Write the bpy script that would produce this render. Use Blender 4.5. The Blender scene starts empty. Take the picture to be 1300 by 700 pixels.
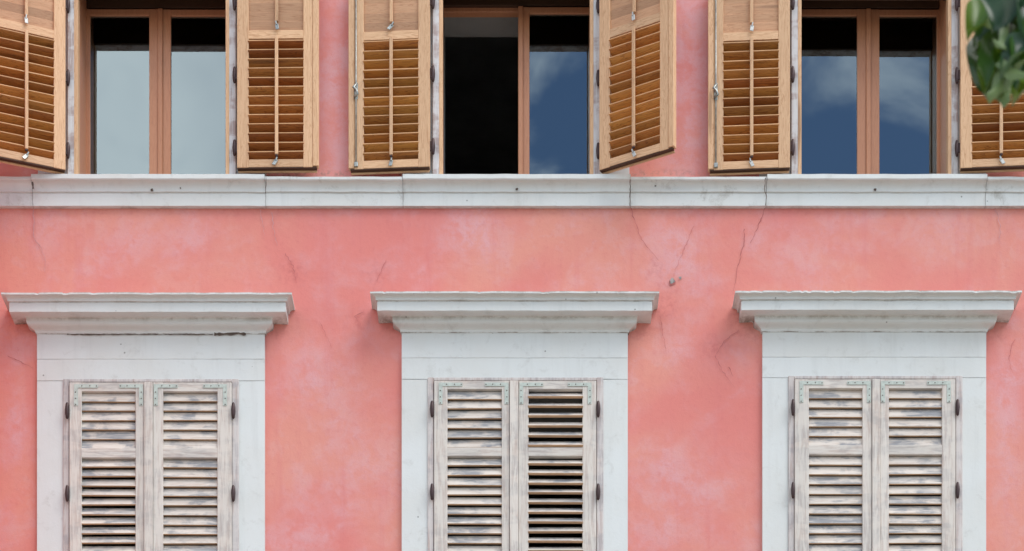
import bpy, bmesh, math, random
import numpy as np
from mathutils import Vector, Matrix, noise as mnoise
R = math.radians
random.seed(7)
scene = bpy.context.scene
COL = scene.collection

# ------------------------------------------------------------------ camera, sky, sun, exposure
Z = 14.0            # camera to wall, metres
S = 200.0           # photo pixels per metre on the wall plane
VX, VY = 660.0, 1884.0   # photo pixel straight ahead of the (level, lens-shifted) camera
CAMX, CAMZ = (VX-650)/S, 1.6
cd = bpy.data.cameras.new('camera'); cam = bpy.data.objects.new('camera', cd); COL.objects.link(cam)
cam.location = (CAMX, -Z, CAMZ); cam.rotation_euler = (R(90), 0, 0)
cd.sensor_width = 36; cd.lens = 36*Z/6.5
cd.shift_x = (650-VX)/1300; cd.shift_y = (VY-350)/1300
cd.clip_end = 1000
cd.dof.use_dof = True; cd.dof.focus_distance = Z; cd.dof.aperture_fstop = 5.6
scene.camera = cam

SUN_EL, SUN_ROT = R(54), R(122)      # rotation clockwise from +Y: high, in front of the facade and to the right
world = bpy.data.worlds.new('World'); scene.world = world; world.use_nodes = True
nt = world.node_tree; nt.nodes.clear()
def N(tree, typ, **kw):
    n = tree.nodes.new(typ)
    for k, v in kw.items(): setattr(n, k, v)
    return n
out = N(nt, 'ShaderNodeOutputWorld'); bg = N(nt, 'ShaderNodeBackground')
sky = N(nt, 'ShaderNodeTexSky', sky_type='NISHITA'); sky.sun_disc = False
sky.sun_elevation = SUN_EL; sky.sun_rotation = SUN_ROT; sky.air_density = 1.0; sky.dust_density = 0.15; sky.ozone_density = 3.0
tc = N(nt, 'ShaderNodeTexCoord')
mp = N(nt, 'ShaderNodeMapping'); mp.inputs['Location'].default_value = (3.1, 0.4, 1.7); mp.inputs['Scale'].default_value = (1, 1, 1.7)
no = N(nt, 'ShaderNodeTexNoise'); no.inputs['Scale'].default_value = 2.2; no.inputs['Detail'].default_value = 7; no.inputs['Roughness'].default_value = .58
no.inputs['Distortion'].default_value = .5
dot = N(nt, 'ShaderNodeVectorMath', operation='DOT_PRODUCT')
cv = Vector((-.42, -1, .62)).normalized(); dot.inputs[1].default_value = cv
bank = N(nt, 'ShaderNodeMapRange'); bank.inputs['From Min'].default_value = .93; bank.inputs['From Max'].default_value = .985
bank.inputs['To Max'].default_value = .42
add = N(nt, 'ShaderNodeMath', operation='ADD')
ramp = N(nt, 'ShaderNodeMapRange', interpolation_type='SMOOTHSTEP'); ramp.inputs['From Min'].default_value = .50; ramp.inputs['From Max'].default_value = .80
mix = N(nt, 'ShaderNodeMix', data_type='RGBA'); mix.inputs['B'].default_value = (15, 15.2, 15.2, 1)
L = nt.links.new
L(tc.outputs['Generated'], mp.inputs['Vector']); L(mp.outputs[0], no.inputs['Vector'])
L(tc.outputs['Generated'], dot.inputs[0]); L(dot.outputs['Value'], bank.inputs['Value'])
L(no.outputs['Fac'], add.inputs[0]); L(bank.outputs[0], add.inputs[1]); L(add.outputs[0], ramp.inputs['Value'])
L(sky.outputs[0], mix.inputs['A']); L(ramp.outputs[0], mix.inputs['Factor'])
mp2 = N(nt, 'ShaderNodeMapping'); mp2.inputs['Rotation'].default_value = (.3, .5, .4); mp2.inputs['Scale'].default_value = (9, 16, 16)
no2 = N(nt, 'ShaderNodeTexNoise'); no2.inputs['Scale'].default_value = 1.6; no2.inputs['Detail'].default_value = 6; no2.inputs['Roughness'].default_value = .55; no2.inputs['Distortion'].default_value = .8
thin = N(nt, 'ShaderNodeMapRange', interpolation_type='SMOOTHSTEP'); thin.inputs['From Min'].default_value = .44; thin.inputs['From Max'].default_value = .76; thin.inputs['To Max'].default_value = .8
mix2 = N(nt, 'ShaderNodeMix', data_type='RGBA'); mix2.inputs['B'].default_value = (9.5, 10.2, 11, 1)
L(tc.outputs['Generated'], mp2.inputs['Vector']); L(mp2.outputs[0], no2.inputs['Vector']); L(no2.outputs['Fac'], thin.inputs['Value'])
L(mix.outputs['Result'], mix2.inputs['A']); L(thin.outputs[0], mix2.inputs['Factor'])
L(mix2.outputs['Result'], bg.inputs['Color']); bg.inputs['Strength'].default_value = .11
L(bg.outputs[0], out.inputs['Surface'])

sd = bpy.data.lights.new('sun', 'SUN'); so = bpy.data.objects.new('sun', sd); COL.objects.link(so)
sd.energy = 2.2; sd.angle = R(42); sd.color = (1, .96, .9)
sv = Vector((math.sin(SUN_ROT)*math.cos(SUN_EL), math.cos(SUN_ROT)*math.cos(SUN_EL), math.sin(SUN_EL)))
so.rotation_euler = (sv).to_track_quat('Z', 'Y').to_euler(); so.location = (0, -20, 30)

scene.render.engine = 'CYCLES'
vs = scene.view_settings; vs.view_transform = 'Standard'; vs.look = 'None'; vs.gamma = 1; vs.use_curve_mapping = False
vs.exposure = 0.5

# ------------------------------------------------------------------ helpers
def P(px, py, d=0.0):
    """photo pixel + known distance in front of the wall -> world point"""
    k = (Z-d)/Z
    return Vector((CAMX+(px-VX)/S*k, -d, CAMZ+(VY-py)/S*k))
def X(px, d=0.0): return P(px, 0, d).x
def H(py, d=0.0): return P(0, py, d).z

def link(name, me, mat, parent=None):
    o = bpy.data.objects.new(name, me); COL.objects.link(o)
    if mat is not None and not me.materials:
        for m in (mat if isinstance(mat, (list, tuple)) else [mat]): me.materials.append(m)
    if parent: o.parent = parent
    return o
def empty(name, loc=(0, 0, 0), parent=None, rz=0):
    o = bpy.data.objects.new(name, None); COL.objects.link(o); o.location = loc; o.rotation_euler = (0, 0, rz)
    o.empty_display_size = .1
    if parent: o.parent = parent
    return o
def tag(o, label, cat=None, group=None):
    o['label'] = label
    if cat: o['category'] = cat
    if group: o['group'] = group
    return o
def box_bm(bm, x0, x1, y0, y1, z0, z1):
    vs_ = [bm.verts.new((x, y, z)) for z in (z0, z1) for y in (y0, y1) for x in (x0, x1)]
    for f in ((0, 2, 3, 1), (4, 5, 7, 6), (0, 1, 5, 4), (2, 6, 7, 3), (0, 4, 6, 2), (1, 3, 7, 5)):
        bm.faces.new([vs_[i] for i in f])
def boxes(name, bl, bev=.002, seg=1):
    bm = bmesh.new()
    for b in bl:
        x0, x1, y0, y1, z0, z1 = b
        box_bm(bm, min(x0, x1), max(x0, x1), min(y0, y1), max(y0, y1), min(z0, z1), max(z0, z1))
    if bev: bmesh.ops.bevel(bm, geom=list(bm.edges), offset=bev, segments=seg, affect='EDGES', profile=.6)
    me = bpy.data.meshes.new(name); bm.to_mesh(me); bm.free(); return me
def tube(name, pts, rad, n=8, caps=True):
    bm = bmesh.new(); rings = []
    pts = [Vector(p) for p in pts]
    for i, p in enumerate(pts):
        t = (pts[min(i+1, len(pts)-1)]-pts[max(i-1, 0)]).normalized()
        a = t.orthogonal().normalized(); b = t.cross(a)
        if i and rings:
            a = pa-t*pa.dot(t); a.normalize(); b = t.cross(a)
        pa = a
        r = rad[i] if isinstance(rad, (list, tuple)) else rad
        rings.append([bm.verts.new(p+(a*math.cos(q*2*math.pi/n)+b*math.sin(q*2*math.pi/n))*r) for q in range(n)])
    for i in range(len(rings)-1):
        for q in range(n): bm.faces.new((rings[i][q], rings[i][(q+1) % n], rings[i+1][(q+1) % n], rings[i+1][q]))
    if caps: bm.faces.new(rings[0][::-1]); bm.faces.new(rings[-1])
    for f in bm.faces: f.smooth = True
    bmesh.ops.recalc_face_normals(bm, faces=bm.faces)
    me = bpy.data.meshes.new(name); bm.to_mesh(me); bm.free(); return me

# ------------------------------------------------------------------ materials
def new_mat(name, rough=.8, spec=.3):
    m = bpy.data.materials.new(name); m.use_nodes = True; t = m.node_tree
    b = t.nodes['Principled BSDF']; b.inputs['Roughness'].default_value = rough
    b.inputs['Specular IOR Level'].default_value = spec
    return m, t, b
def noise_n(t, vec, scale, detail=5, rough=.6, dist=0.):
    n = N(t, 'ShaderNodeTexNoise'); n.inputs['Scale'].default_value = scale; n.inputs['Detail'].default_value = detail
    n.inputs['Roughness'].default_value = rough; n.inputs['Distortion'].default_value = dist
    if vec is not None: t.links.new(vec, n.inputs['Vector'])
    return n.outputs['Fac']
def rng(t, v, a, b, c=0., d=1., smooth=True):
    n = N(t, 'ShaderNodeMapRange', interpolation_type='SMOOTHSTEP' if smooth else 'LINEAR')
    n.inputs['From Min'].default_value = a; n.inputs['From Max'].default_value = b
    n.inputs['To Min'].default_value = c; n.inputs['To Max'].default_value = d
    t.links.new(v, n.inputs['Value']); return n.outputs[0]
def mx(t, fac, a, b, blend='MIX'):
    n = N(t, 'ShaderNodeMix', data_type='RGBA', blend_type=blend)
    if isinstance(fac, (int, float)): n.inputs['Factor'].default_value = fac
    else: t.links.new(fac, n.inputs['Factor'])
    for k, v in (('A', a), ('B', b)):
        if isinstance(v, (tuple, list)): n.inputs[k].default_value = (*v, 1)
        else: t.links.new(v, n.inputs[k])
    return n.outputs['Result']
def mth(t, op, a, b=None):
    n = N(t, 'ShaderNodeMath', operation=op)
    for i, v in enumerate((a, b)):
        if v is None: continue
        if isinstance(v, (int, float)): n.inputs[i].default_value = v
        else: t.links.new(v, n.inputs[i])
    return n.outputs[0]
def bump(t, b, h, strength=.3, dist=.01):
    n = N(t, 'ShaderNodeBump'); n.inputs['Strength'].default_value = strength; n.inputs['Distance'].default_value = dist
    t.links.new(h, n.inputs['Height']); t.links.new(n.outputs[0], b.inputs['Normal'])
def obj_coords(t, scale=(1, 1, 1), rnd=True):
    tc = N(t, 'ShaderNodeTexCoord'); v = tc.outputs['Object']; oi = N(t, 'ShaderNodeObjectInfo')
    if rnd:
        sc = N(t, 'ShaderNodeVectorMath', operation='SCALE'); cmb = N(t, 'ShaderNodeCombineXYZ')
        for i in range(3): cmb.inputs[i].default_value = (37.1, 19.7, 53.3)[i]
        t.links.new(cmb.outputs[0], sc.inputs[0]); t.links.new(oi.outputs['Random'], sc.inputs['Scale'])
        ad = N(t, 'ShaderNodeVectorMath', operation='ADD'); t.links.new(v, ad.inputs[0]); t.links.new(sc.outputs[0], ad.inputs[1]); v = ad.outputs[0]
    m = N(t, 'ShaderNodeMapping'); m.inputs['Scale'].default_value = scale; t.links.new(v, m.inputs['Vector'])
    return v, m.outputs[0], oi.outputs['Random']
def attr(t, name, typ='GEOMETRY'):
    a = N(t, 'ShaderNodeAttribute', attribute_type=typ, attribute_name=name); return a.outputs['Fac']

def wood(name, light, dark, axis, rough=.55, spec=.35, grain=1., knots=True, var=.25, streak=.5, tint=None):
    m, t, b = new_mat(name, rough, spec)
    sc = {'x': (1.6, 22, 22), 'z': (22, 22, 1.6)}[axis]
    raw, v, rn = obj_coords(t, sc)
    g1 = noise_n(t, v, 1.3*grain, 3, .6, 1.2)
    g2 = noise_n(t, v, 9*grain, 4, .7)
    w = N(t, 'ShaderNodeMath', operation='FRACT'); t.links.new(mth(t, 'MULTIPLY', g1, 9.), w.inputs[0])
    ring = rng(t, w.outputs[0], .55, 1., 0, 1)
    f = mth(t, 'ADD', mth(t, 'MULTIPLY', ring, streak), mth(t, 'MULTIPLY', rng(t, g2, .4, .75), .35))
    c = mx(t, f, light, dark)
    if knots:
        kv = N(t, 'ShaderNodeTexVoronoi'); kv.inputs['Scale'].default_value = .55
        t.links.new(v, kv.inputs['Vector'])
        c = mx(t, rng(t, kv.outputs['Distance'], .08, .2, .55, 0), c, tuple(x*.35 for x in dark))
    c = mx(t, 1., c, mx(t, rn, (1-var,)*3, (1+var*.4,)*3), 'MULTIPLY')
    if tint:
        wn = N(t, 'ShaderNodeTexWhiteNoise', noise_dimensions='1D'); t.links.new(rn, wn.inputs['W'])
        c = mx(t, mth(t, 'ADD', mth(t, 'MULTIPLY', rng(t, wn.outputs['Value'], .3, .95), .6), attr(t, 'tone', 'OBJECT')), c, mx(t, 1., c, tint, 'MULTIPLY'))
    t.links.new(c, b.inputs['Base Color']); bump(t, b, f, .25, .002)
    return m
PALE = ((.73, .47, .275), (.45, .21, .095))
wood_v = wood('pale_wood_upright', *PALE, 'z', var=.12, streak=.5); wood_h = wood('pale_wood_level', *PALE, 'x', var=.15, streak=.5)
SLAT = ((.66, .315, .075), (.27, .09, .02))
slat_m = wood('oiled_slat_wood', *SLAT, 'x', rough=.36, spec=.5, var=.3, streak=.6, tint=(.56, .36, .30))
rim_m = wood('slat_rim_wood', (.62, .37, .19), (.42, .2, .08), 'x', var=.15)
cavity_shade_m = wood('cavity_shade_wood', (.085, .045, .027), (.05, .025, .015), 'x', var=.1)  # near-black colour stands in for the shade of the window head cavity
under_shade_m = wood('underside_shade_wood', (.08, .035, .018), (.05, .02, .01), 'x', var=.1)  # wood colour darkened to carry the shade under the shutters
upslat_m = wood('pale_slat_wood', (.62, .36, .21), (.42, .20, .10), 'x', var=.25)
FR = ((.57, .265, .145), (.40, .15, .07))
frame_v = wood('window_wood_upright', *FR, 'z', rough=.4, spec=.45, var=.15, streak=.3, knots=False)
frame_h = wood('window_wood_level', *FR, 'x', rough=.4, spec=.45, var=.15, streak=.3, knots=False)

def painted_wood(name, axis, paint, worn, stain, stain_amt=.5, raw=(.32, .2, .13), rawamt=.3):
    m, t, b = new_mat(name, .75, .25)
    rawv, v, rn = obj_coords(t, {'x': (2.2, 26, 26), 'z': (26, 26, 2.2)}[axis])
    g = noise_n(t, v, 2.2, 5, .65, .6); g2 = noise_n(t, v, 1.1, 4, .6)
    big = noise_n(t, rawv, 7.5, 4, .55, .3) if axis == 'z' else noise_n(t, v, .55, 5, .62, .4)
    c = mx(t, rng(t, g, .42, .72), paint, worn)
    gp = N(t, 'ShaderNodeNewGeometry'); wm = N(t, 'ShaderNodeMapping'); wm.inputs['Scale'].default_value = (6, 6, 11); t.links.new(gp.outputs['Position'], wm.inputs['Vector'])
    zone = noise_n(t, wm.outputs[0], 1., 4, .6, .3)
    st = mth(t, 'MULTIPLY', mth(t, 'MULTIPLY', rng(t, mth(t, 'ADD', mth(t, 'MULTIPLY', zone, .7), mth(t, 'MULTIPLY', big, .3)), .45, .58), rng(t, g, .40, .55, .35, 1)), stain_amt)
    c = mx(t, st, c, stain)
    c = mx(t, rng(t, g2, .62, .75, 0, rawamt), c, raw)
    c = mx(t, 1., c, mx(t, rn, (.9,)*3, (1.04,)*3), 'MULTIPLY')
    t.links.new(c, b.inputs['Base Color']); bump(t, b, g, .35, .003)
    return m
PA = ((.70, .65, .59), (.55, .455, .40), (.20, .225, .26))
paint_v = painted_wood('worn_paint_upright', 'z', *PA, stain_amt=.25); paint_h = painted_wood('worn_paint_level', 'x', *PA, stain_amt=.28)
paint_slat = painted_wood('worn_paint_slat', 'x', (.68, .615, .55), (.56, .47, .40), (.19, .215, .25), stain_amt=.78)
frame_paint = painted_wood('worn_frame_paint', 'z', (.63, .585, .56), (.50, .40, .37), (.33, .32, .34), stain_amt=.5, rawamt=.35)
casing_m = painted_wood('peeling_casing_paint', 'z', (.66, .66, .67), (.55, .52, .52), (.34, .24, .22), stain_amt=.7, rawamt=.7)
rawedge_m = wood('raw_slat_edge', (.50, .32, .19), (.30, .16, .085), 'x', var=.2)

def stone(name, base, warm, grime, grime_amt):
    m, t, b = new_mat(name, .85, .2)
    raw, v, rn = obj_coords(t, (1, 1, 1))
    n1 = noise_n(t, v, 2.2, 6, .6); n2 = noise_n(t, v, 45, 4, .7); n3 = noise_n(t, v, 9, 7, .72, .4)
    mpx = N(t, 'ShaderNodeMapping'); mpx.inputs['Scale'].default_value = (16, 16, 1.3); t.links.new(v, mpx.inputs['Vector'])
    drip = noise_n(t, mpx.outputs[0], 1., 4, .6)
    c = mx(t, rng(t, n1, .35, .7), base, warm)
    ga = mth(t, 'ADD', attr(t, 'grime', 'OBJECT'), grime_amt)
    gm = mth(t, 'MULTIPLY', rng(t, n3, .54, .74), ga)
    c = mx(t, gm, c, grime)
    c = mx(t, mth(t, 'MULTIPLY', rng(t, drip, .5, .8), .16), c, (.36, .36, .34))
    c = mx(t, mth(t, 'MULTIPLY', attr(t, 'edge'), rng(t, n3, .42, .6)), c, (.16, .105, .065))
    # pin-prick pits
    vo = N(t, 'ShaderNodeTexVoronoi'); vo.inputs['Scale'].default_value = 7; t.links.new(v, vo.inputs['Vector'])
    c = mx(t, rng(t, vo.outputs['Distance'], .02, .05, .7, 0), c, (.14, .13, .12))
    t.links.new(c, b.inputs['Base Color'])
    bump(t, b, mth(t, 'ADD', n2, mth(t, 'MULTIPLY', n3, 1.5)), .22, .004)
    return m
stone_m = stone('painted_stone', (.70, .725, .715), (.675, .685, .66), (.33, .31, .27), .28)

m, t, b = new_mat('pink_stucco', .9, .15); stucco = m
tc = N(t, 'ShaderNodeTexCoord'); v = tc.outputs['Object']
n1 = noise_n(t, v, .9, 5, .55, .6); n2 = noise_n(t, v, 2.3, 7, .6, .35); n3 = noise_n(t, v, 26, 5, .7); n4 = noise_n(t, v, 160, 3, .6)
mpd = N(t, 'ShaderNodeMapping'); mpd.inputs['Scale'].default_value = (9, 1, .8); t.links.new(v, mpd.inputs['Vector'])
n5 = noise_n(t, mpd.outputs[0], 1., 5, .6)
c = mx(t, rng(t, n1, .36, .66), (.72, .238, .21), (.738, .31, .245))
pale = mth(t, 'ADD', mth(t, 'MULTIPLY', rng(t, n2, .45, .68), .6), mth(t, 'MULTIPLY', attr(t, 'pale'), .9))
nm_ = noise_n(t, v, 7, 6, .65, .3)
pale = mth(t, 'MULTIPLY', mth(t, 'MULTIPLY', pale, rng(t, n3, .3, .6, .6, 1.)), rng(t, nm_, .36, .58, .25, 1.))
c = mx(t, pale, c, (.715, .38, .395))
c = mx(t, mth(t, 'MULTIPLY', rng(t, nm_, .52, .6), mth(t, 'MULTIPLY', rng(t, n1, .42, .6), .35)), c, (.72, .37, .34))
c = mx(t, mth(t, 'MULTIPLY', rng(t, n5, .52, .75), .45), c, (.67, .21, .205))
c = mx(t, mth(t, 'MULTIPLY', rng(t, n3, .5, .75), .4), c, (.64, .195, .185))
c = mx(t, mth(t, 'MULTIPLY', rng(t, n4, .5, .8), .3), c, (.60, .19, .18))
c = mx(t, mth(t, 'MULTIPLY', attr(t, 'dirt_shade'), rng(t, n3, .38, .62)), c, (.47, .125, .12))
c = mx(t, mth(t, 'MULTIPLY', attr(t, 'lichen'), rng(t, n3, .45, .62)), c, (.20, .19, .15))
t.links.new(c, b.inputs['Base Color'])
bump(t, b, mth(t, 'ADD', mth(t, 'ADD', n3, mth(t, 'MULTIPLY', n2, 3.)), mth(t, 'MULTIPLY', n4, .35)), .3, .006)

def plain(name, col, rough=.7, spec=.3, metal=0., nscale=30, amt=.25):
    m, t, b = new_mat(name, rough, spec); raw, v, rn = obj_coords(t)
    f = noise_n(t, v, nscale, 4)
    t.links.new(mx(t, rng(t, f, .35, .7), col, tuple(x*(1-amt) for x in col)), b.inputs['Base Color'])
    b.inputs['Metallic'].default_value = metal; return m
crack_m = plain('crack_dark', (.47, .155, .145), .95, .05)
crack_soft = plain('crack_soft', (.60, .205, .195), .95, .05)
crack_pale = plain('crack_filled', (.69, .36, .355), .95, .05)
joint_m = plain('joint_dirt', (.13, .10, .085), .95, .05)
chip_m = plain('bare_render', (.40, .38, .36), .95, .05, nscale=60, amt=.5)
hinge_m = plain('hinge_iron', (.055, .028, .028), .45, .5, .3)
zinc_m = plain('zinc', (.42, .45, .43), .42, .5, .85, amt=.4)
tag_m = plain('pale_metal_tag', (.55, .57, .55), .5, .4, .2)
mint_m = plain('mint_bracket', (.55, .605, .55), .6, .3, nscale=45, amt=.2)
screw_m = plain('screw_iron', (.16, .12, .10), .6, .4, .4)
room_m = plain('room_plaster', (.55, .53, .51), .9, .1, nscale=2)
ground_m = plain('paving', (.38, .335, .275), .9, .1, nscale=1.5)
roof_m = plain('roof_tile', (.35, .15, .09), .9, .1)

# coated double glazing: mostly mirror-like sky, dark room behind
m = bpy.data.materials.new('glazing'); m.use_nodes = True; t = m.node_tree; t.nodes.clear(); glass_m = m
o_ = N(t, 'ShaderNodeOutputMaterial'); ms = N(t, 'ShaderNodeMixShader'); tr = N(t, 'ShaderNodeBsdfTransparent'); gl = N(t, 'ShaderNodeBsdfGlossy')
gl.inputs['Roughness'].default_value = .0; gl.inputs['Color'].default_value = (.77, .93, 1, 1); tr.inputs['Color'].default_value = (.75, .8, .8, 1)
fr = N(t, 'ShaderNodeFresnel'); fr.inputs['IOR'].default_value = 2.75
t.links.new(fr.outputs[0], ms.inputs[0]); t.links.new(tr.outputs[0], ms.inputs[1]); t.links.new(gl.outputs[0], ms.inputs[2]); t.links.new(ms.outputs[0], o_.inputs[0])

# ------------------------------------------------------------------ ground
gm = boxes('ground', [(-300, 300, -300, 300, -.5, 0)], 0)
g = link('ground', gm, ground_m); g['kind'] = 'structure'

# ------------------------------------------------------------------ the building
bld = empty('pink_building', (0, 0, 0))
tag(bld, 'old pink stucco building with white stone window surrounds and a moulded stone ledge', 'building')

CORNER = X(-36)
XR = 6.6; ZT = 13.4; TH = .75
UP = [dict(o=(98, 290), top=-11), dict(o=(560, 751), top=-11), dict(o=(1014, 1204), top=-4)]
LO = [dict(s=(47, 336), f=(80, 303), lv=((103.5, 172), (207, 276)), ast=(183, 194), top=481, rail=(569, 581), y0=497, body=424),
      dict(s=(510, 797), f=(543, 766), lv=((568, 637), (671, 739.5)), ast=(647, 658), top=479, rail=(568, 579), y0=494, body=422.5),
      dict(s=(968, 1252), f=(1001, 1222), lv=((1027, 1095), (1128.5, 1196)), ast=(1107, 1117), top=477, rail=(565, 577), y0=493, body=421.5)]
LBOT = 895
holes = [(X(u['o'][0]), X(u['o'][1]), H(229), H(u['top'])+.2) for u in UP]
holes += [(X(l['f'][0]+7), X(l['f'][1]-7), H(LBOT-6), H(l['top']+5)) for l in LO]

def grid_lines(brk, step):
    r = []
    for a, b_ in zip(brk[:-1], brk[1:]):
        n = max(1, int(math.ceil((b_-a)/step)))
        r += [a+(b_-a)*i/n for i in range(n)]
    return r+[brk[-1]]
def wall_sheet(y, x0, x1, z0, z1, step, wob):
    xs = sorted({x0, x1, *[h[0] for h in holes], *[h[1] for h in holes]}); zs = sorted({z0, z1, *[h[2] for h in holes], *[h[3] for h in holes]})
    xs = grid_lines(xs, step); zs = grid_lines(zs, step)
    idx = {}; V = []; F = []
    def vid(i, j):
        if (i, j) not in idx:
            x, z = xs[i], zs[j]; yy = y
            if wob: yy += wob*(mnoise.noise(Vector((x*1.3, 3, z*1.3)))+.5*mnoise.noise(Vector((x*4, 9, z*4))))
            idx[i, j] = len(V); V.append((x, yy, z))
        return idx[i, j]
    for i in range(len(xs)-1):
        cx = (xs[i]+xs[i+1])/2
        for j in range(len(zs)-1):
            cz = (zs[j]+zs[j+1])/2
            if any(h[0] < cx < h[1] and h[2] < cz < h[3] for h in holes): continue
            F.append((vid(i, j), vid(i+1, j), vid(i+1, j+1), vid(i, j+1)))
    return V, F
V, F = wall_sheet(0, CORNER, XR, 0, ZT, .04, .0022)
nfront = len(V)
def addq(*q):
    n = len(V); V.extend(q); F.append(tuple(range(n, n+len(q))))
for (a, b_, c_, d_) in holes:                       # reveals through the wall thickness
    addq((a, 0, c_), (a, 0, d_), (a, TH, d_), (a, TH, c_)); addq((b_, 0, c_), (b_, TH, c_), (b_, TH, d_), (b_, 0, d_))
    addq((a, 0, c_), (a, TH, c_), (b_, TH, c_), (b_, 0, c_)); addq((a, 0, d_), (b_, 0, d_), (b_, TH, d_), (a, TH, d_))
BK = 5.6
cb = (CORNER, BK); WP = .9                          # unseen wing, added to darken and redden the facade's left edge
addq((CORNER, 0, 0), (CORNER, 0, ZT), (CORNER, -WP, ZT), (CORNER, -WP, 0)); addq((CORNER, -WP, 0), (CORNER, -WP, ZT), (CORNER-3, -WP, ZT), (CORNER-3, -WP, 0))
addq((CORNER-3, -WP, 0), (CORNER-3, -WP, ZT), (CORNER-3, BK, ZT), (CORNER-3, BK, 0)); cb = (CORNER-3, BK)
addq((XR, 0, 0), (XR, BK, 0), (XR, BK, ZT), (XR, 0, ZT)); addq((XR, BK, 0), (cb[0], BK, 0), (cb[0], BK, ZT), (XR, BK, ZT))
me = bpy.data.meshes.new('wall'); me.from_pydata(V, [], F); me.update()
co = np.array(V)
pxs = VX+(co[:, 0]-CAMX)*S; pys = VY-(co[:, 2]-CAMZ)*S
def blob(cx, cy, rx, ry, a): return a*np.exp(-(((pxs-cx)/rx)**2+((pys-cy)/ry)**2))
pale = sum(blob(*q) for q in [(180, 300, 60, 30, .5), (60, 290, 30, 30, .6), (600, 300, 50, 30, .45), (860, 320, 30, 40, .3), (1010, 320, 45, 35, .5),
        (1200, 290, 50, 40, .5), (1060, 290, 25, 20, .45), (390, 470, 40, 50, .5), (450, 600, 35, 70, .55), (860, 440, 25, 25, .6), (880, 600, 60, 40, .35),
        (1280, 560, 16, 130, .7), (20, 540, 12, 60, .6), (430, 120, 30, 120, .8), (880, 110, 35, 130, 1.), (830, 680, 60, 30, .5), (930, 450, 30, 20, .4), (380, 650, 30, 60, .4)])
dirt_shade = sum(blob(*q) for q in [(372, 345, 18, 16, .55), (455, 405, 14, 14, .5), (480, 350, 16, 22, .4), (845, 385, 16, 26, .5), (905, 440, 16, 14, .45), (832, 340, 12, 14, .5),
        (935, 405, 10, 14, .6), (25, 415, 22, 14, .5), (350, 425, 16, 8, .6), (495, 420, 12, 8, .6), (815, 424, 16, 8, .6), (953, 425, 16, 8, .6), (1268, 425, 16, 8, .5)])  # wall smudges, plus shade beside the hood ends painted as darker pink
lich = sum(np.where((pxs > a) & (pxs < b_), np.exp(-((pys-222)/3.)**2), 0)*k for a, b_, k in [(340, 512, .5), (800, 905, .4)])
dirt_shade = dirt_shade+.5*np.exp(-np.clip(pys-261, 0, 99)/6.)*(pys > 255)  # thin shadow line under the ledge, painted into the wall colour
for nm, arr in (('pale', pale), ('dirt_shade', dirt_shade*.6), ('lichen', lich)):
    at = me.attributes.new(nm, 'FLOAT', 'POINT'); at.data.foreach_set('value', np.clip(arr*(1.35 if nm == 'pale' else 1), 0, 1).astype(np.float32))
nrev = sum(1 for p in me.polygons if p.vertices[0] < nfront)
for p in me.polygons:
    p.use_smooth = p.vertices[0] < nfront
    p.material_index = 1 if nrev <= p.index < nrev+4*len(holes) else 0
wall = link('wall', me, [stucco, room_m], bld)

V, F = wall_sheet(TH, CORNER+.02, XR-.02, .05, ZT-.05, 3, 0)       # inner side of the wall and the rooms behind it
for z0, z1 in ((6.2, 9.25), (9.3, 12.9)):
    a, b_, y0, y1 = CORNER+.02, XR-.02, TH, 5.4
    addq((a, y0, z0), (a, y1, z0), (b_, y1, z0), (b_, y0, z0)); addq((a, y0, z1), (b_, y0, z1), (b_, y1, z1), (a, y1, z1))
    addq((a, y0, z0), (a, y0, z1), (a, y1, z1), (a, y1, z0)); addq((b_, y0, z0), (b_, y1, z0), (b_, y1, z1), (b_, y0, z1)); addq((a, y1, z0), (a, y1, z1), (b_, y1, z1), (b_, y1, z0))
me = bpy.data.meshes.new('room'); me.from_pydata(V, [], F); me.update(); link('room', me, room_m, bld)
bm = bmesh.new()
lo_ = [bm.verts.new(p) for p in ((CORNER+.3, -.35, ZT), (XR+.3, -.35, ZT), (XR+.3, BK+.3, ZT), (cb[0]-.3, BK+.3, ZT), (cb[0]-.3, -WP-.35, ZT), (CORNER+.3, -WP-.35, ZT))]
r = bmesh.ops.extrude_face_region(bm, geom=[bm.faces.new(lo_)])
for q in r['geom']:
    if isinstance(q, bmesh.types.BMVert): q.co.z += .25
bmesh.ops.recalc_face_normals(bm, faces=bm.faces)
me = bpy.data.meshes.new('roof'); bm.to_mesh(me); bm.free(); link('roof', me, roof_m, bld)

# cracks, chips: jagged ribbons of bare render a hair in front of the stucco
def ribbon(name, pts, width, mat, d=.0062, jag=1.0, parent=wall, taper=True):
    pts = [Vector(p) for p in pts]; fine = []
    for a, b_ in zip(pts[:-1], pts[1:]):
        n = max(2, int((b_-a).length/3.)); fine += [a.lerp(b_, i/n) for i in range(n)]
    fine.append(pts[-1]); bm = bmesh.new(); prev = None; m_ = len(fine)
    for i, p in enumerate(fine):
        q = p+Vector((random.uniform(-jag, jag), random.uniform(-.3, .3)))*(0 if i in (0,) else 1)
        w = width*random.uniform(.45, 1.3)*(1-.75*(i/m_)**2 if taper else 1)
        t_ = (fine[min(i+1, m_-1)]-fine[max(i-1, 0)]).normalized(); nn = Vector((-t_.y, t_.x))
        pr = [bm.verts.new(P(*(q+nn*s*w/2), d)) for s in (-1, 1)]
        if prev: bm.faces.new((prev[0], prev[1], pr[1], pr[0]))
        prev = pr
    bmesh.ops.recalc_face_normals(bm, faces=bm.faces)
    me = bpy.data.meshes.new(name); bm.to_mesh(me); bm.free(); return link(name, me, mat, parent)
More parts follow.
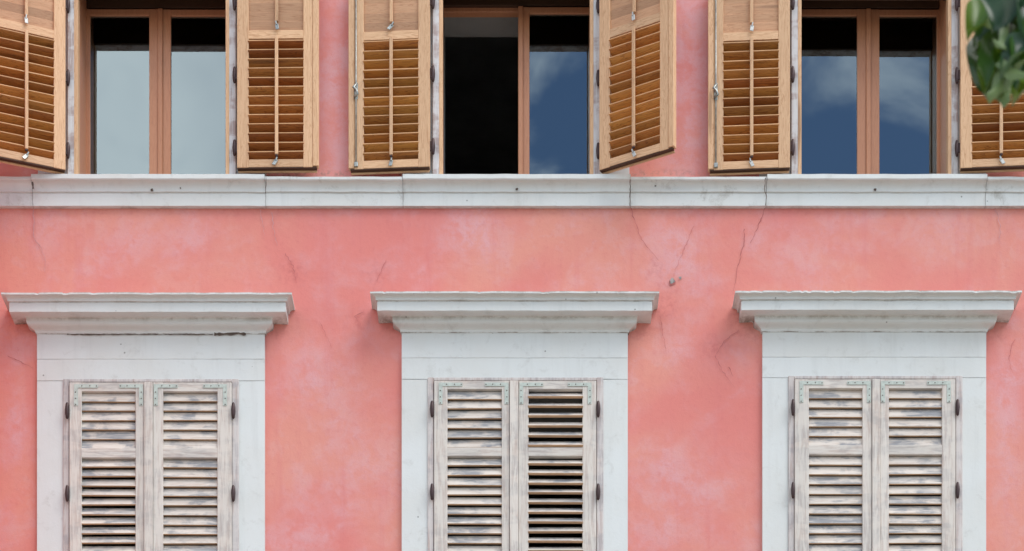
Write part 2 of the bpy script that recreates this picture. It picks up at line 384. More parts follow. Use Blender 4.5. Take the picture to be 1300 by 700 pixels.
for pts, w, mt in [
    ([(972, 263), (968, 275), (958, 298), (952, 309)], 1.5, crack_m), ([(945, 291), (944, 312), (936, 342), (931, 374)], 1.3, crack_m),
    ([(881, 287), (871, 310), (861, 334), (854, 352)], 1.0, crack_soft), ([(800, 262), (804, 277), (814, 304), (836, 331)], 1.4, crack_soft),
    ([(938, 419), (920, 433), (908, 452)], 1.3, crack_soft), ([(908, 452), (918, 472), (933, 492)], 1.1, crack_soft), ([(838, 401), (840, 416), (846, 446)], 1.3, crack_soft),
    ([(43, 262), (42, 300), (52, 315), (58, 332), (57, 346)], 2.2, crack_pale), ([(10, 452), (23, 458), (43, 468)], 1.1, crack_m),
    ([(405, 408), (413, 424), (421, 442)], 1.1, crack_soft), ([(345, 270), (347, 290), (352, 312)], 1.8, crack_pale), ([(362, 322), (372, 338), (376, 360)], 1.4, crack_soft),
    ([(1289, 431), (1284, 440), (1281, 456), (1284, 470)], 1.4, crack_soft), ([(490, 330), (484, 345), (478, 357)], 1.6, crack_soft), ([(925, 466), (931, 478)], 1.2, crack_m),
    ([(1262, 262), (1270, 285), (1268, 310)], 1.6, crack_pale), ([(462, 396), (450, 402), (458, 412)], 1.3, crack_soft), ([(330, 262), (336, 300)], 1.2, crack_pale)]:
    ribbon('crack', pts, w*.6, mt)
def patch(name, cx, cy, rx, ry, mat, d, n=11):
    bm = bmesh.new(); f = []
    for i in range(n):
        a = i*2*math.pi/n; k = random.uniform(.65, 1.15); f.append(bm.verts.new(P(cx+rx*k*math.cos(a), cy+ry*k*math.sin(a), d)))
    bm.faces.new(f); bmesh.ops.recalc_face_normals(bm, faces=bm.faces); me = bpy.data.meshes.new(name); bm.to_mesh(me); bm.free(); return link(name, me, mat, wall)
patch('chip', 853, 358, 4.5, 4.8, crack_m, .0055); patch('chip', 853.5, 357, 3.8, 4.2, chip_m, .0065); patch('chip', 863.5, 353, 2, 2.2, chip_m, .0065)

# ------------------------------------------------------------------ stone mouldings
def swept(name, xl, xr, prof, step=.03, wob=.0011, seed=0, returns=True, endcap=True, edgefn=None, chip=False):
    """profile = [(overhang, depth, z)] from bottom to top; mitred returns to the wall"""
    xs_n = max(2, int((xr-xl)/step)); V = []; F = []; E = []
    np_ = len(prof)
    cols = []
    for i in range(-1, xs_n+2):
        colv = []
        for k, (o, d, z) in enumerate(prof):
            if i == -1: p = (xl-o, .01, z)
            elif i == xs_n+1: p = (xr+o, .01, z)
            else:
                u = i/xs_n; x = (xl-o)+(xr-xl+2*o)*u
                p = (x, -d+wob*mnoise.noise(Vector((x*9, seed, z*9))), z+wob*1.3*mnoise.noise(Vector((x*11, seed+5, z*7))))
            if chip and k >= np_-3 and -1 < i <= xs_n:
                cn = mnoise.noise(Vector((p[0]*17, seed*3, 2)))+.6*mnoise.noise(Vector((p[0]*53, seed, 7)))
                if cn > .3: p = (p[0], p[1]+min(.003, (cn-.3)*.01), p[2]-min(.0035, (cn-.3)*.012)*(k >= np_-2))
            colv.append(len(V)); V.append(p); E.append(edgefn(k, p) if edgefn else 0.)
        cols.append(colv)
    for a, b_ in zip(cols[:-1], cols[1:]):
        for k in range(np_-1): F.append((a[k], b_[k], b_[k+1], a[k+1]))
    F.append([c_[-1] for c_ in cols][::-1]); F.append([c_[0] for c_ in cols])
    me = bpy.data.meshes.new(name); me.from_pydata(V, [], F); me.update()
    at = me.attributes.new('edge', 'FLOAT', 'POINT'); at.data.foreach_set('value', np.array(E, dtype=np.float32))
    return me

# the ledge under the upper windows: separate stones butted end to end
ledge = empty('stone_ledge', (0, 0, H(262)), bld)
def ledge_prof(sill):
    t0 = .012 if sill else 0.
    dt = .088 if sill else .08
    q = [(0, .03, H(261.5, .03)), (0, .032, H(246.2, .032)), (0, .0295, H(245.4, .032)), (0, .0295, H(244.8, .032)), (0, .041, H(243.6, .04)), (0, .041, H(242, .04))]
    for k in range(1, 7):
        a = k/6*math.pi/2; q.append((0, .040+.034*(1-math.cos(a)), H(242, .04)+(H(229, .074)-H(242, .04))*math.sin(a)))
    q += [(0, dt-.004, H(228.5, .08)), (0, dt, H(227.5, .08)), (0, dt, H(224.5, .08)+t0), (0, dt-.006, H(223.8, .08)+t0)]
    return q
def joint_edge(xl, xr):
    return lambda k, p: .35*max(0, 1-min(abs(p[0]-xl), abs(p[0]-xr))/.02)*(.3+.7*random.random())
lx = [-36, 43, 338, 512, 800, 972, 1250, 1500, 1960]
for i, (a, b_) in enumerate(zip(lx[:-1], lx[1:])):
    sill = i in (1, 3, 5, 7)
    xl, xr = X(a)+.0012, min(X(b_), XR)-.0012
    if i == 0: xl = CORNER+.002
    me = swept('ledge_stone', xl, xr, ledge_prof(sill), seed=i*3.7, step=.02,  edgefn=joint_edge(xl if i else -99, xr), wob=.0016)
    o = link('ledge_stone', me, stone_m, ledge); o.location.z = -ledge.location.z
    o['grime'] = .0 if sill else .35
# cracks in the ledge stones
for pts, w in [([(972, 226), (970.5, 240), (973, 250), (971.5, 261)], 1.1), ([(338, 226), (337.5, 245)], .8), ([(800, 228), (799.5, 262)], .8), ([(41, 231), (42, 240)], 2.5)]:
    o = ribbon('crack', pts, w, joint_m, .09, .5, ledge, False); o.location.z = -ledge.location.z

for px_, py_, r_ in ((193, 241.5, 2), (229, 239, 1.2), (656, 240.5, 2), (1111, 241, 2), (832, 236, 1.2)):
    o = patch('bolt_hole', px_, py_, r_, r_, joint_m, .048); o.parent = ledge; o.location.z = -ledge.location.z
# hoods and surrounds of the lower windows
for i, l in enumerate(LO):
    xl, xr = X(l['s'][0], .025), X(l['s'][1], .025); yb = l['body']
    sur = empty('window_surround', ((xl+xr)/2, 0, H(LBOT)), bld); off = sur.location
    def put(o): o.location = -off; return o
    dy = yb-424
    pts = [(.006, .031, yb)]                                            # ogee
    for k in range(0, 7):
        a = k/6; pts.append((.008+.047*(a*a*(3-2*a)), .033+.047*(a*a*(3-2*a)), yb-1.5-(yb-1.5-(409+dy))*a))
    pts += [(.056, .082, 407.5+dy), (.066, .092, 406.4+dy), (.143, .148, 396.6+dy), (.147, .151, 396+dy), (.147, .151, 385.2+dy), (.1445, .1485, 384.6+dy), (.1445, .1485, 383.9+dy), (.157, .161, 382.2+dy), (.157, .161, 380.6+dy)]
    for k in range(1, 6):
        a = k/5; pts.append((.157+.026*a**1.8, .161+.026*a**1.8, 380.6+dy-(6.6)*a))
    pts += [(.189, .193, 373.8+dy), (.189, .193, 371.6+dy)]
    zs_ = [H(y_, d) for o, d, y_ in pts]
    # soffit is level: the inner edge takes the fascia's height
    zs_[9] = zs_[10]+.003; zs_[8] = zs_[9]-.006
    prof = [(o, d, z) for (o, d, y_), z in zip(pts, zs_)]
    n_ = len(prof)
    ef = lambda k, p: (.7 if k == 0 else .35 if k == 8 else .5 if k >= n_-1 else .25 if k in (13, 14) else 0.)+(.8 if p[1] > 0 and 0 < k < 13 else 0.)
    me = swept('hood', xl, xr, prof, .01, .0016, i*11.3, edgefn=ef, chip=True)
    put(link('hood', me, stone_m, sur))
    def slab(nm, x0, x1, ya, yb_, d=.025, gr=0.):
        za, zb = H(ya, d), H(yb_, d)
        pr_ = [(0, d-.0008, za+.0002), (0, d, za+.0014), (0, d, (za+zb)/2), (0, d, zb-.0014), (0, d-.0008, zb-.0002)]
        me = swept(nm, x0, x1, pr_, .04, .0009, i*5+ya, edgefn=lambda k, p: 0.)
        o = put(link(nm, me, stone_m, sur)); o['grime'] = gr
    x0, x1 = xl, xr
    slab('frieze', x0, x1, 456+dy, yb+.3, .0265); slab('lintel', x0, x1, l['top']+2.5, 456.2+dy)
    fx0, fx1 = X(l['f'][0]+1, .02), X(l['f'][1]-1, .02)
    slab('jamb', x0, fx0, LBOT, l['top']+3); slab('jamb', fx1, x1, LBOT, l['top']+3)
    me = boxes('sill', [(x0-.08, x1+.08, .01, -.12, H(LBOT)-.1, H(LBOT))], .006); put(link('sill', me, stone_m, sur))
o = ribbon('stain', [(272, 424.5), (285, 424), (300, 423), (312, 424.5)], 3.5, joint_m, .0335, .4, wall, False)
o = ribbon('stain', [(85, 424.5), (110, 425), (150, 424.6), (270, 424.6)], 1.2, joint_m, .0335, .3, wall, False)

# ------------------------------------------------------------------ upper windows
GD = -.27          # glass plane: behind the wall face
def sash_mesh(x0, x1, z0, z1, st, rl, y0, y1):
    return boxes('sash', [(x0, x0+st[0], y0, y1, z0, z1), (x1-st[1], x1, y0, y1, z0, z1),
                          (x0+st[0]-.001, x1-st[1]+.001, y0+.001, y1-.001, z0+.0005, z0+rl), (x0+st[0]-.001, x1-st[1]+.001, y0+.001, y1-.001, z1-rl, z1-.0005)], .004, 2)
WIN = [dict(fx=(104, 302), mid=(190, 204, 217), gl=(115, 292), open=False), dict(fx=(551, 757), mid=(650, 661, 672), gl=(562, 749), open=True),
       dict(fx=(1006, 1200), mid=(1088, 1102, 1116), gl=(1016, 1189), open=False)]
for i, (u, w) in enumerate(zip(UP, WIN)):
    a, b_ = X(u['o'][0]), X(u['o'][1]); zt = H(u['top']); zb = H(222, .05)
    win = empty('window', ((a+b_)/2, 0, zb), bld); off = win.location.copy()
    def put(o): o.location = -off; return o
    zf1_ = H(13 if i != 1 else 10, GD)
    # white stone surround behind the shutters
    for x0, x1 in ((X(u['o'][0]-50, .01), a-.052), (b_+.052, X(u['o'][1]+48, .01))):
        o = put(link('stone_jamb', boxes('stone_jamb', [(x0, x1, .01, -.012, H(226), zt+.22)], .003), stone_m, win))
    put(link('stone_head', boxes('stone_head', [(X(u['o'][0]-50, .01), X(u['o'][1]+48, .01), .01, -.014, zt+.2205, zt+.45)], .003), stone_m, win))
    # outer wooden casing that carries the hinges
    for s_, x in ((-1, a), (1, b_)):
        put(link('casing_jamb', boxes('casing_jamb', [(x+s_*.001, x+s_*.053, .02, -.045, zb-.01, zt+.215)], .004), casing_m, win))
        put(link('casing_edge', boxes('casing_edge', [(x-s_*.012, x+s_*.012, .02, -.047, zb-.01, zt+.02)], .003), wood_v, win))
        put(link('jamb_lining', boxes('jamb_lining', [(x-s_*.006, x+s_*.02, .02, .28, zb-.05, zt+.2)], .002), frame_v, win))
    put(link('casing_head', boxes('casing_head', [(a-.04, b_+.04, .02, -.04, zt-.005, zt+.21)], .004), casing_m, win))
    put(link('head_lining', boxes('head_lining', [(a+.007, b_-.007, .021, .29, zt+.178, zt+.22), (a+.007, b_-.007, .021, .035, zt-.002, zt+.177), (a+.007, b_-.007, .262, .29, zf1_+.012, zt+.177)], .001), cavity_shade_m, win))
    put(link('sill_board', boxes('sill_board', [(a+.013, b_-.013, -.03, .27, zb-.06, zb-.012)], .003), stone_m, win))
    # fixed frame + sashes (distances behind the wall face are negative d)
    d = GD; fx0, fx1 = X(w['fx'][0], d), X(w['fx'][1], d); zf1 = H(13 if i != 1 else 10, d); zf0 = zb-.05
    yb0 = -d
    put(link('frame', boxes('frame', [(fx0-.05, fx0+.012, yb0+.022, yb0+.08, zf0, zf1+.05), (fx1-.012, fx1+.05, yb0+.022, yb0+.08, zf0, zf1+.05), (fx0, fx1, yb0+.023, yb0+.079, zf1-.012, zf1+.05), (fx0, fx1, yb0+.023, yb0+.079, zf0-.04, zf0+.012)], .003), frame_v, win))
    m0, m1, m2 = [X(q, d) for q in w['mid']]; g0, g1 = X(w['gl'][0], d), X(w['gl'][1], d)
    for k, (x0, x1, st) in enumerate(((fx0, m1-.0008, (g0-fx0, m1-m0)), (m1+.0008, fx1, (m2-m1, fx1-g1)))):
        zz0, zz1, rl = zf0+.002, zf1-.002, .04
        yy0, yy1 = yb0-.015+(.004 if k else 0), yb0+.02+(.004 if k else 0)
        if w['open'] and k == 0:
            hinge = x0; wd = x1-x0
            me = sash_mesh(0, wd, zz0, zz1, st, rl, -.02, .02); sh = link('sash', me, frame_v, win)
            pn = link('pane', boxes('pane', [(st[0]-.008, wd-st[1]+.008, -.003, .003, zz0+rl-.008, zz1-rl+.008)], 0), glass_m, win)
            for o in (sh, pn):
                o.location = Vector((hinge, yb0+.06, 0))-off; o.rotation_euler = (0, 0, R(97))
        else:
            put(link('sash', sash_mesh(x0, x1, zz0, zz1, st, rl, yy0, yy1), frame_v, win))
            put(link('pane', boxes('pane', [(x0+st[0]-.008, x1-st[1]+.008, yy0+.016, yy0+.020, zz0+rl-.008, zz1-rl+.008)], 0), glass_m, win))
    put(link('cover_strip', boxes('cover_strip', [(m1-.016, m1+.016, yb0-.026, yb0-.0145, zf0+.02, zf1-.004)], .004), frame_v, win))

# ------------------------------------------------------------------ shutters
def slat_mesh(name, length, chord, th, rim=(6, 7, 0)):
    """long axis x, chord along z, front at -y; the lower edge faces carry the second material"""
    n = [(-.5, -.3), (-.47, -.5), (.47, -.5), (.5, -.3), (.5, .3), (.47, .5), (-.47, .5), (-.5, .3)]
    V = []; F = []; M = []
    for x in (0, length):
        for c_, y in n: V.append((x, y*th, c_*chord))
    k = len(n)
    for q in range(k):
        F.append((q, (q+1) % k, k+(q+1) % k, k+q)); M.append(1 if q in rim else 0)
    F.append(tuple(range(k))[::-1]); F.append(tuple(range(k, 2*k))); M += [1, 1]
    me = bpy.data.meshes.new(name); me.from_pydata(V, [], F); me.update()
    bm = bmesh.new(); bm.from_mesh(me); bmesh.ops.recalc_face_normals(bm, faces=bm.faces); bm.to_mesh(me); bm.free()
    me.polygons.foreach_set('material_index', M); return me

def clip_mesh(var=0):
    bm = bmesh.new()
    box_bm(bm, -.011, .011, -.006, 0, -.03, .012)
    for v_ in bm.verts:
        if v_.co.z < 0: v_.co.y -= .012; v_.co.x += .006*(-1)**var
    bmesh.ops.bevel(bm, geom=list(bm.edges), offset=.002, segments=1, affect='EDGES')
    box_bm(bm, -.004, .004, -.012, -.002, .006, .028)
    me = bpy.data.meshes.new('clip'); bm.to_mesh(me); bm.free(); return me
clips = [clip_mesh(0), clip_mesh(1)]
hinge_me = tube('hinge', [(0, 0, -.052), (0, 0, -.045), (0, 0, -.02), (0, 0, 0), (0, 0, .02), (0, 0, .045), (0, 0, .052)], [.004, .009, .0125, .014, .0125, .009, .004], 10)
for p in hinge_me.polygons: p.use_smooth = True

def upper_shutter(hx, hy, s, ang, label, tone=0., bolt=False, gap=None, group=None, seed=0):
    """hx, hy: photo pixel of the leaf's lower hinge-side corner; s: +1 leaf runs to the right of the hinge"""
    rd = random.Random(seed)
    d0 = .052
    p = P(hx, hy, d0+.045); root = empty('louvred_shutter', (p.x, -d0, p.z), None, -s*R(ang))
    tag(root, label, 'shutter', group)
    T = .045; hs, lv, os_, wd = .073, .345, .06, .515
    def bx(nm, x0, x1, y0, y1, z0, z1, mat, bev=.0025):
        return link(nm, boxes(nm, [(s*x0, s*x1, y0, y1, z0, z1)], bev), mat, root)
    HT = 1.17
    bx('stile', 0, hs, -T, 0, 0, HT, wood_v); bx('stile', hs+lv, hs+lv+os_, -T, 0, 0, HT, wood_v)
    bx('astragal', hs+lv+os_+.0005, wd, -T-.004, -.008, .006, HT, wood_v)
    for z0, z1 in ((.003, .052), (.812, .866), (1.10, HT-.002)):
        link('rail', boxes('rail', [(s*(hs-.001), s*(hs+lv+.001), -T+.001, -.001, z0, z1)], .002), wood_h, root)
    bx('drip_bar', .004, wd-.012, -.014, -.001, -.013, -.0005, wood_h, .002)
    bx('groove_shade', .002, wd-.012, -T+.003, -.0142, -.004, .004, under_shade_m, .0005)  # dark strip painted as the shade in the rail's underside groove
    n = 13; pitch = .76/n
    me = slat_mesh('slat', lv+.006, .062, .010, (2, 3, 4)); me.materials.append(slat_m); me.materials.append(rim_m)
    for k in range(n):
        o = link('slat', me, None, root); z = .052+pitch*(k+.5); o['tone'] = tone+rd.uniform(-.1, .1)
        o.location = (s*hs-.003 if s > 0 else -hs-lv-.003, -.0235, z); o.rotation_euler = (R(56+rd.uniform(-4, 4)+(9 if gap and k in gap else 0)), R(rd.uniform(-.35, .35)), 0)
    me2 = slat_mesh('slat', lv+.006, .066, .009); me2.materials.append(upslat_m); me2.materials.append(upslat_m)
    for k in range(4):
        o = link('slat', me2, None, root); o.location = (s*hs-.003 if s > 0 else -hs-lv-.003, -.026, .866+.0585*(k+.5)); o.rotation_euler = (R(7+rd.uniform(-1.5, 1.5)), 0, 0)
    xm = s*(hs+lv*.5+rd.uniform(-.006, .006))
    link('tilt_rod', boxes('tilt_rod', [(xm-.0105, xm+.0105, -.066, -.051, .072, .815)], .003), wood_v, root)
    link('tilt_rod', boxes('tilt_rod', [(xm-.0105, xm+.0105, -.056, -.041, .915, 1.09)], .003), wood_v, root)
    link('rod_end', boxes('rod_end', [(xm-.009, xm+.009, -.065, -.052, .060, .0715)], .002), hinge_m, root)
    for k, z in enumerate((.040, .895)):
        o = link('clip', clips[rd.randint(0, 1)], tag_m if k else zinc_m, root); o.location = (xm+rd.uniform(-.008, .008), -T-.001 if k == 0 else -.046, z-.006); o.rotation_euler = (0, R(rd.uniform(-35, 35)), 0)
    for z in (.14, .60, 1.06):
        o = link('hinge', hinge_me, hinge_m, root); o.location = (-s*.019, -.020, z)
        link('hinge_leaf', boxes('hinge_leaf', [(-s*.016, s*.004, -.028, -.020, z-.03, z+.03)], .001), hinge_m, root)
    if bolt:
        xb = s*(hs+lv+os_-.012)
        link('bolt_rod', tube('bolt_rod', [(xb, -T-.008, .02), (xb, -T-.008, 1.15)], .0045, 8), zinc_m, root)
        link('bolt_socket', boxes('bolt_socket', [(xb-.012, xb+.012, -T-.012, -T+.001, .012, .042)], .003), zinc_m, root)
        h = link('bolt_handle', tube('bolt_handle', [(xb-.012, -T-.012, .45), (xb+.012, -T-.02, .465), (xb+.004, -T-.02, .49), (xb-.014, -T-.02, .505), (xb+.008, -T-.016, .535)], [.007, .009, .007, .009, .005], 8), zinc_m, root)
        link('bolt_plate', boxes('bolt_plate', [(xb-.011, xb+.011, -T-.005, -T+.001, .44, .54)], .002), zinc_m, root)
    return root
upper_shutter(80, 215.5, -1, 20, 'pale wooden louvred shutter half swung out, next to the window reflecting pale grey sky', tone=.15, seed=1, gap=(8,))
upper_shutter(301, 213, 1, .8, 'pale wooden louvred shutter folded flat on pink wall beside the grey-reflecting window', tone=.5, seed=2)
upper_shutter(546, 211.5, -1, -3.6, 'golden louvred shutter with metal bolt rod, hinged beside the dark open window', bolt=True, seed=3, gap=(9, 8))
upper_shutter(765, 215.5, 1, 28, 'pale wooden louvred shutter tilted well away from wall, beside the half-open window', tone=.1, seed=4)
upper_shutter(1003.5, 212.5, -1, -3.6, 'louvred shutter with metal bolt rod, beside the closed window of two blue panes', tone=.35, bolt=True, seed=5)
upper_shutter(1220, 213.5, 1, 4, 'wooden louvred shutter partly hidden behind the hanging green leaves', tone=.45, seed=6)

def lower_shutter(l, side, label, tilt, seed, group=None):
    rd = random.Random(seed); s = 1 if side == 0 else -1
    D = .047                                           # front face
    hx = l['f'][0]+8 if side == 0 else l['f'][1]-9
    zb = H(LBOT-8, D); zt = H(l['top']+4.5, D)
    root = empty('weathered_shutter', (X(hx, D), -D, zb)); tag(root, label, 'shutter', group)
    T = .042; off = Vector((X(hx, D), -D, zb))
    la, lb = [X(q, D)-off.x for q in l['lv'][side]]
    end = (X(l['ast'][0], D) if side == 0 else X(l['ast'][1], D))-off.x-s*.0015
    def bx(nm, x0, x1, y0, y1, z0, z1, mat, bev=.0025): return link(nm, boxes(nm, [(x0, x1, y0, y1, z0, z1)], bev), mat, root)
    Ht = zt-zb
    inner, outer = (la, lb) if s > 0 else (lb, la)
    bx('stile', 0, inner, 0, T, 0, Ht, paint_v); bx('stile', outer, end, 0, T, 0, Ht, paint_v)
    if side == 1:
        bx('astragal', end-.0015, X(l['ast'][0], D)-off.x+.0005, -.010, T-.006, .004, Ht-.003, paint_v)
    z_first = H(l['y0'], D)-zb; r1, r0 = H(l['rail'][0], D)-zb, H(l['rail'][1], D)-zb
    rb1 = .86; rb0 = .80
    for z0, z1 in ((.002, .1), (rb0, rb1), (r0, r1), (z_first, Ht-.001)):
        link('rail', boxes('rail', [(la-.001, lb+.001, .0012, T-.001, z0, z1)], .002), paint_h, root)
    chord, th = (.064, .015 if tilt[0] > 40 else .011)
    me = slat_mesh('slat', lb-la+.006, chord, th); me.materials.append(paint_slat); me.materials.append(rawedge_m)
    for sec, (z0, z1) in enumerate(((r1, z_first), (rb1, r0), (.1, rb0))):
        n = max(1, round((z1-z0)/.0605)); pt = (z1-z0)/n
        for k in range(n):
            o = link('slat', me, None, root); o.location = (la-.003, .0215, z0+pt*(k+.5)-.002)
            ta = tilt[min(sec, 1)]; o.rotation_euler = (-R(ta+rd.uniform(-2.5, 2.5)), R(rd.uniform(-.4, .4)), 0)
    for x0, dr in ((min(0, end) if s > 0 else end, 1), (max(0, end), -1)):        # mint-painted corner irons
        pad = .03 if (dr == 1) == (s > 0) else .006
        xa = x0+dr*pad
        zc = Ht-.014
        bm = bmesh.new()
        pts = [(0, 0), (.15, 0), (.15, -.022), (.024, -.022), (.024, -.135), (0, -.135)]
        f = bm.faces.new([bm.verts.new((xa+dr*x, -.0005, zc+z)) for x, z in pts])
        r = bmesh.ops.extrude_face_region(bm, geom=[f])
        for q in r['geom']:
            if isinstance(q, bmesh.types.BMVert): q.co.y = -.0035
        bmesh.ops.recalc_face_normals(bm, faces=bm.faces); me_ = bpy.data.meshes.new('corner_iron'); bm.to_mesh(me_); bm.free()
        ir = link('corner_iron', me_, mint_m, root)
        for sx, sz in ((.05, -.01), (.1, -.01), (.142, -.011), (.01, -.05), (.01, -.09), (.01, -.128)):
            bm = bmesh.new(); bmesh.ops.create_cone(bm, cap_ends=True, segments=7, radius1=.0042, radius2=.003, depth=.003)
            bmesh.ops.rotate(bm, verts=bm.verts, matrix=Matrix.Rotation(R(90), 3, 'X')); bmesh.ops.translate(bm, verts=bm.verts, vec=(xa+dr*sx, -.0045, zc+sz))
            me_ = bpy.data.meshes.new('screw'); bm.to_mesh(me_); bm.free(); link('screw', me_, screw_m, ir)
    for py in (522.5, 627.5, 850):
        o = link('hinge', hinge_me, hinge_m, root); o.location = (-s*.012, -.010, H(py+(l['top']-481), D)-zb)
    return root
labels = [('grey-stained weathered shutter whose slats gap below mid rail, under the pale grey window', 'grey-stained weathered shutter with shut slats, under the window reflecting pale grey sky'),
          ('clean cream weathered shutter with shut slats, under the dark open window sash', 'weathered shutter with its slats turned open on dark gaps'),
          ('cream weathered shutter hinged on the jamb facing the wall crack, slats shut, under blue-paned window', 'cream weathered shutter under blue-paned window, the leaf of the pair below the hanging leaves')]
tilts = [((18, 31), (19, 22)), ((22, 26), (49, 48)), ((19, 20), (20, 21))]
for i, l in enumerate(LO):
    d = .036; fx0, fx1 = X(l['f'][0], d), X(l['f'][1], d); zt = H(l['top'], d); zb = H(LBOT, d)
    win = empty('window', ((fx0+fx1)/2, 0, zb), bld); off = win.location.copy()
    for nm, bx_ in (('frame_jamb', (fx0, fx0+.037, .03, -d, zb, zt)), ('frame_jamb', (fx1-.042, fx1, .03, -d, zb, zt)), ('frame_head', (fx0+.0375, fx1-.0425, .03, -d+.001, zt-.02, zt-.0005))):
        o = link(nm, boxes(nm, [bx_], .003), frame_paint, win); o.location = -off
    for k in (0, 1): lower_shutter(l, k, labels[i][k], tilts[i][k], i*10+k+40)

# ------------------------------------------------------------------ the tree whose leaves hang into view
leaf_ms = []
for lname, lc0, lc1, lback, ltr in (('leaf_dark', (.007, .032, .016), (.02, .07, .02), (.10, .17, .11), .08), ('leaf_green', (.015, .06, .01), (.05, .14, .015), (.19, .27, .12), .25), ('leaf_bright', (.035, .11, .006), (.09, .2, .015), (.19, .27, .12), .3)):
    m, t, b = new_mat(lname, .36, .4); leaf_ms.append(m)
    raw, v, rn = obj_coords(t)
    geo = N(t, 'ShaderNodeNewGeometry')
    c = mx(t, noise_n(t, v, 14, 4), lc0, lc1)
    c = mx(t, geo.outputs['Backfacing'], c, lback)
    t.links.new(c, b.inputs['Base Color'])
    trl = N(t, 'ShaderNodeBsdfTranslucent'); trl.inputs['Color'].default_value = (.22, .36, .02, 1); ms = N(t, 'ShaderNodeMixShader'); ms.inputs[0].default_value = ltr
    om = t.nodes['Material Output']; t.links.new(b.outputs[0], ms.inputs[1]); t.links.new(trl.outputs[0], ms.inputs[2]); t.links.new(ms.outputs[0], om.inputs['Surface'])
leaf_m = leaf_ms[1]
bark_m = plain('bark', (.10, .075, .055), .9, .2, nscale=12, amt=.5)
def leaf_geo(base, tip, nh, width, cup=.25, curl=.3, wave=.06, nu=9, nv=6, seed=0):
    base, tip = Vector(base), Vector(tip); ax = tip-base; Ln = ax.length; ax.normalize(); nh = Vector(nh); nn = (nh-ax*nh.dot(ax)).normalized(); sd_ = ax.cross(nn)
    V = []; F = []
    for i in range(nu+1):
        u = i/nu; w = width*.5*(math.sin(math.pi*min(1, (u*.93+.07))**.72)**.8)*(1.0 if u < .97 else .5)
        if i == nu: w = .001
        for j in range(nv+1):
            q = j/nv*2-1
            z = cup*width*q*q - curl*Ln*u*u + wave*width*math.sin(u*9+seed+q*2)*abs(q)
            bw = -.10*Ln*abs(q)*(1-u)**3
            V.append(base+ax*(u*Ln*(1-.15*abs(curl)*u)+bw)+sd_*q*w+nn*z)
    for i in range(nu):
        for j in range(nv):
            a = i*(nv+1)+j; F.append((a, a+1, a+nv+2, a+nv+1))
    return V, F
tree = empty('broadleaf_tree', (5.1, -8.6, 0)); tag(tree, 'broad-leaved tree with big glossy green leaves hanging before a shutter', 'tree')
toff = tree.location.copy()
def tput(o): o.location = -toff; return o
tput(link('trunk', tube('trunk', [(5.1, -8.6, -.1), (5.12, -8.6, .4), (5.06, -8.62, 2), (5.0, -8.66, 4), (5.0, -8.7, 6), (4.95, -8.7, 7.2)], [.2, .16, .135, .11, .07, .03], 14), bark_m, tree))
limbs = [[(5.0, -8.66, 4.0), (4.5, -8.75, 5.0), (3.8, -8.85, 5.7), (3.0, -8.95, 6.05), (2.3, -9.0, 6.05), (1.75, -9.0, 5.85), (1.55, -9.0, 5.68)], [(5.0, -8.68, 4.8), (5.6, -8.4, 5.8), (6.2, -8.2, 6.6)], [(5.0, -8.7, 5.2), (4.8, -8.2, 6.3), (4.6, -7.8, 7)], [(5.0, -8.66, 4.5), (5.4, -9.2, 5.5), (5.7, -9.7, 6.2)], [(5.0, -8.7, 5.6), (4.5, -9.1, 6.6), (4.2, -9.4, 7.3)]]
for q in limbs: tput(link('limb', tube('limb', q, [.06-.05*k/(len(q)-1) for k in range(len(q))], 8), bark_m, tree))
rd = random.Random(5); V = []; F = []
while len(V) < 70*900:
    p = Vector((rd.gauss(0, .75), rd.gauss(0, .8), rd.gauss(0, .7))); c_ = Vector((5.1, -8.6, 6.4))+p
    if p.length > 1.9 or c_.x < 3.2 or c_.z < 4.9: continue
    dr = Vector((rd.uniform(-1, 1), rd.uniform(-1, 1), rd.uniform(-1.2, .1))).normalized()
    v_, f_ = leaf_geo(c_, c_+dr*rd.uniform(.09, .16), (rd.uniform(-.6, .6), rd.uniform(-.6, .6), 1), rd.uniform(.08, .13), rd.uniform(0, .25), rd.uniform(0, .4), nu=4, nv=2)
    n0 = len(V); V += v_; F += [tuple(a+n0 for a in f) for f in f_]
me = bpy.data.meshes.new('crown'); me.from_pydata(V, [], F); me.update(); o = tput(link('crown', me, leaf_m, tree)); o['kind'] = 'stuff'
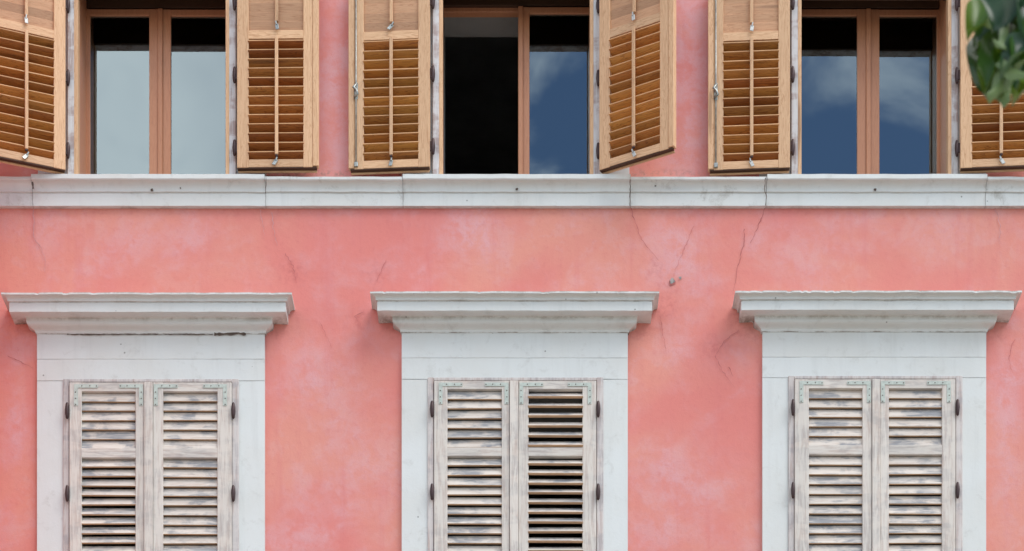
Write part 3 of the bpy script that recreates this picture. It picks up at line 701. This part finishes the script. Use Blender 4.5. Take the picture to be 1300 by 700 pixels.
# (base px, tip px, depth base, depth tip, width, normal hint, cup, curl)
LD = 9.0
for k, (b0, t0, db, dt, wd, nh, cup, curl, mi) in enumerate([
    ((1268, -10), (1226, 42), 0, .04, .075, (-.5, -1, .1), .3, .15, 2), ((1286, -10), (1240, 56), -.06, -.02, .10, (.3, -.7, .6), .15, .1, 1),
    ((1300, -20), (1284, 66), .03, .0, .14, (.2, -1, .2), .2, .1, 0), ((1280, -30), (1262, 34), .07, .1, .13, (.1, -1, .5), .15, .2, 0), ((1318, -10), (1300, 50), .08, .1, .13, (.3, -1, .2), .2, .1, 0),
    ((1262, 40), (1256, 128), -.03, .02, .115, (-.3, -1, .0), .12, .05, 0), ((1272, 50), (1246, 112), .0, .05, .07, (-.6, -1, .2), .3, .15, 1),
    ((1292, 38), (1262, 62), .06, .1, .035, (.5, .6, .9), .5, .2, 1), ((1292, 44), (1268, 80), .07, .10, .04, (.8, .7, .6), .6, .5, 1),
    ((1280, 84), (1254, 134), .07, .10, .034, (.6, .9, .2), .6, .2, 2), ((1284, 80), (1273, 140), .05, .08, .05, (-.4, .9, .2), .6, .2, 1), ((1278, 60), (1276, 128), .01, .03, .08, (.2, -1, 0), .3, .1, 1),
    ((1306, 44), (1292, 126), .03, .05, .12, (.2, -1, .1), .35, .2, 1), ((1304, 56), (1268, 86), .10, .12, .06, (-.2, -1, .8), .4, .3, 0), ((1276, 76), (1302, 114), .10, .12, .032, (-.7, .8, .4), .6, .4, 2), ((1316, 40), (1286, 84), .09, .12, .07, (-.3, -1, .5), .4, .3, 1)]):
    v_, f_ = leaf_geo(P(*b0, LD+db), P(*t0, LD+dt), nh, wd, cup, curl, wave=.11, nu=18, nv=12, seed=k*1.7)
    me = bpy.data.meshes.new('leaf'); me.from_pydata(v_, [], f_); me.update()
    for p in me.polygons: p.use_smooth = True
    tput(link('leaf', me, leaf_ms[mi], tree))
    tp = P(1300, -44, LD); tput(link('leaf_stalk', tube('leaf_stalk', [tp, (tp+Vector(v_[5]))/2+Vector((0, 0, .01)), P(*b0, LD+db)], .003, 6), bark_m, tree))
tp = P(1300, -44, LD); tput(link('twig', tube('twig', [(1.57, -9.0, 5.7), (1.45, -9, 5.55), tp], [.012, .008, .005], 6), bark_m, tree))
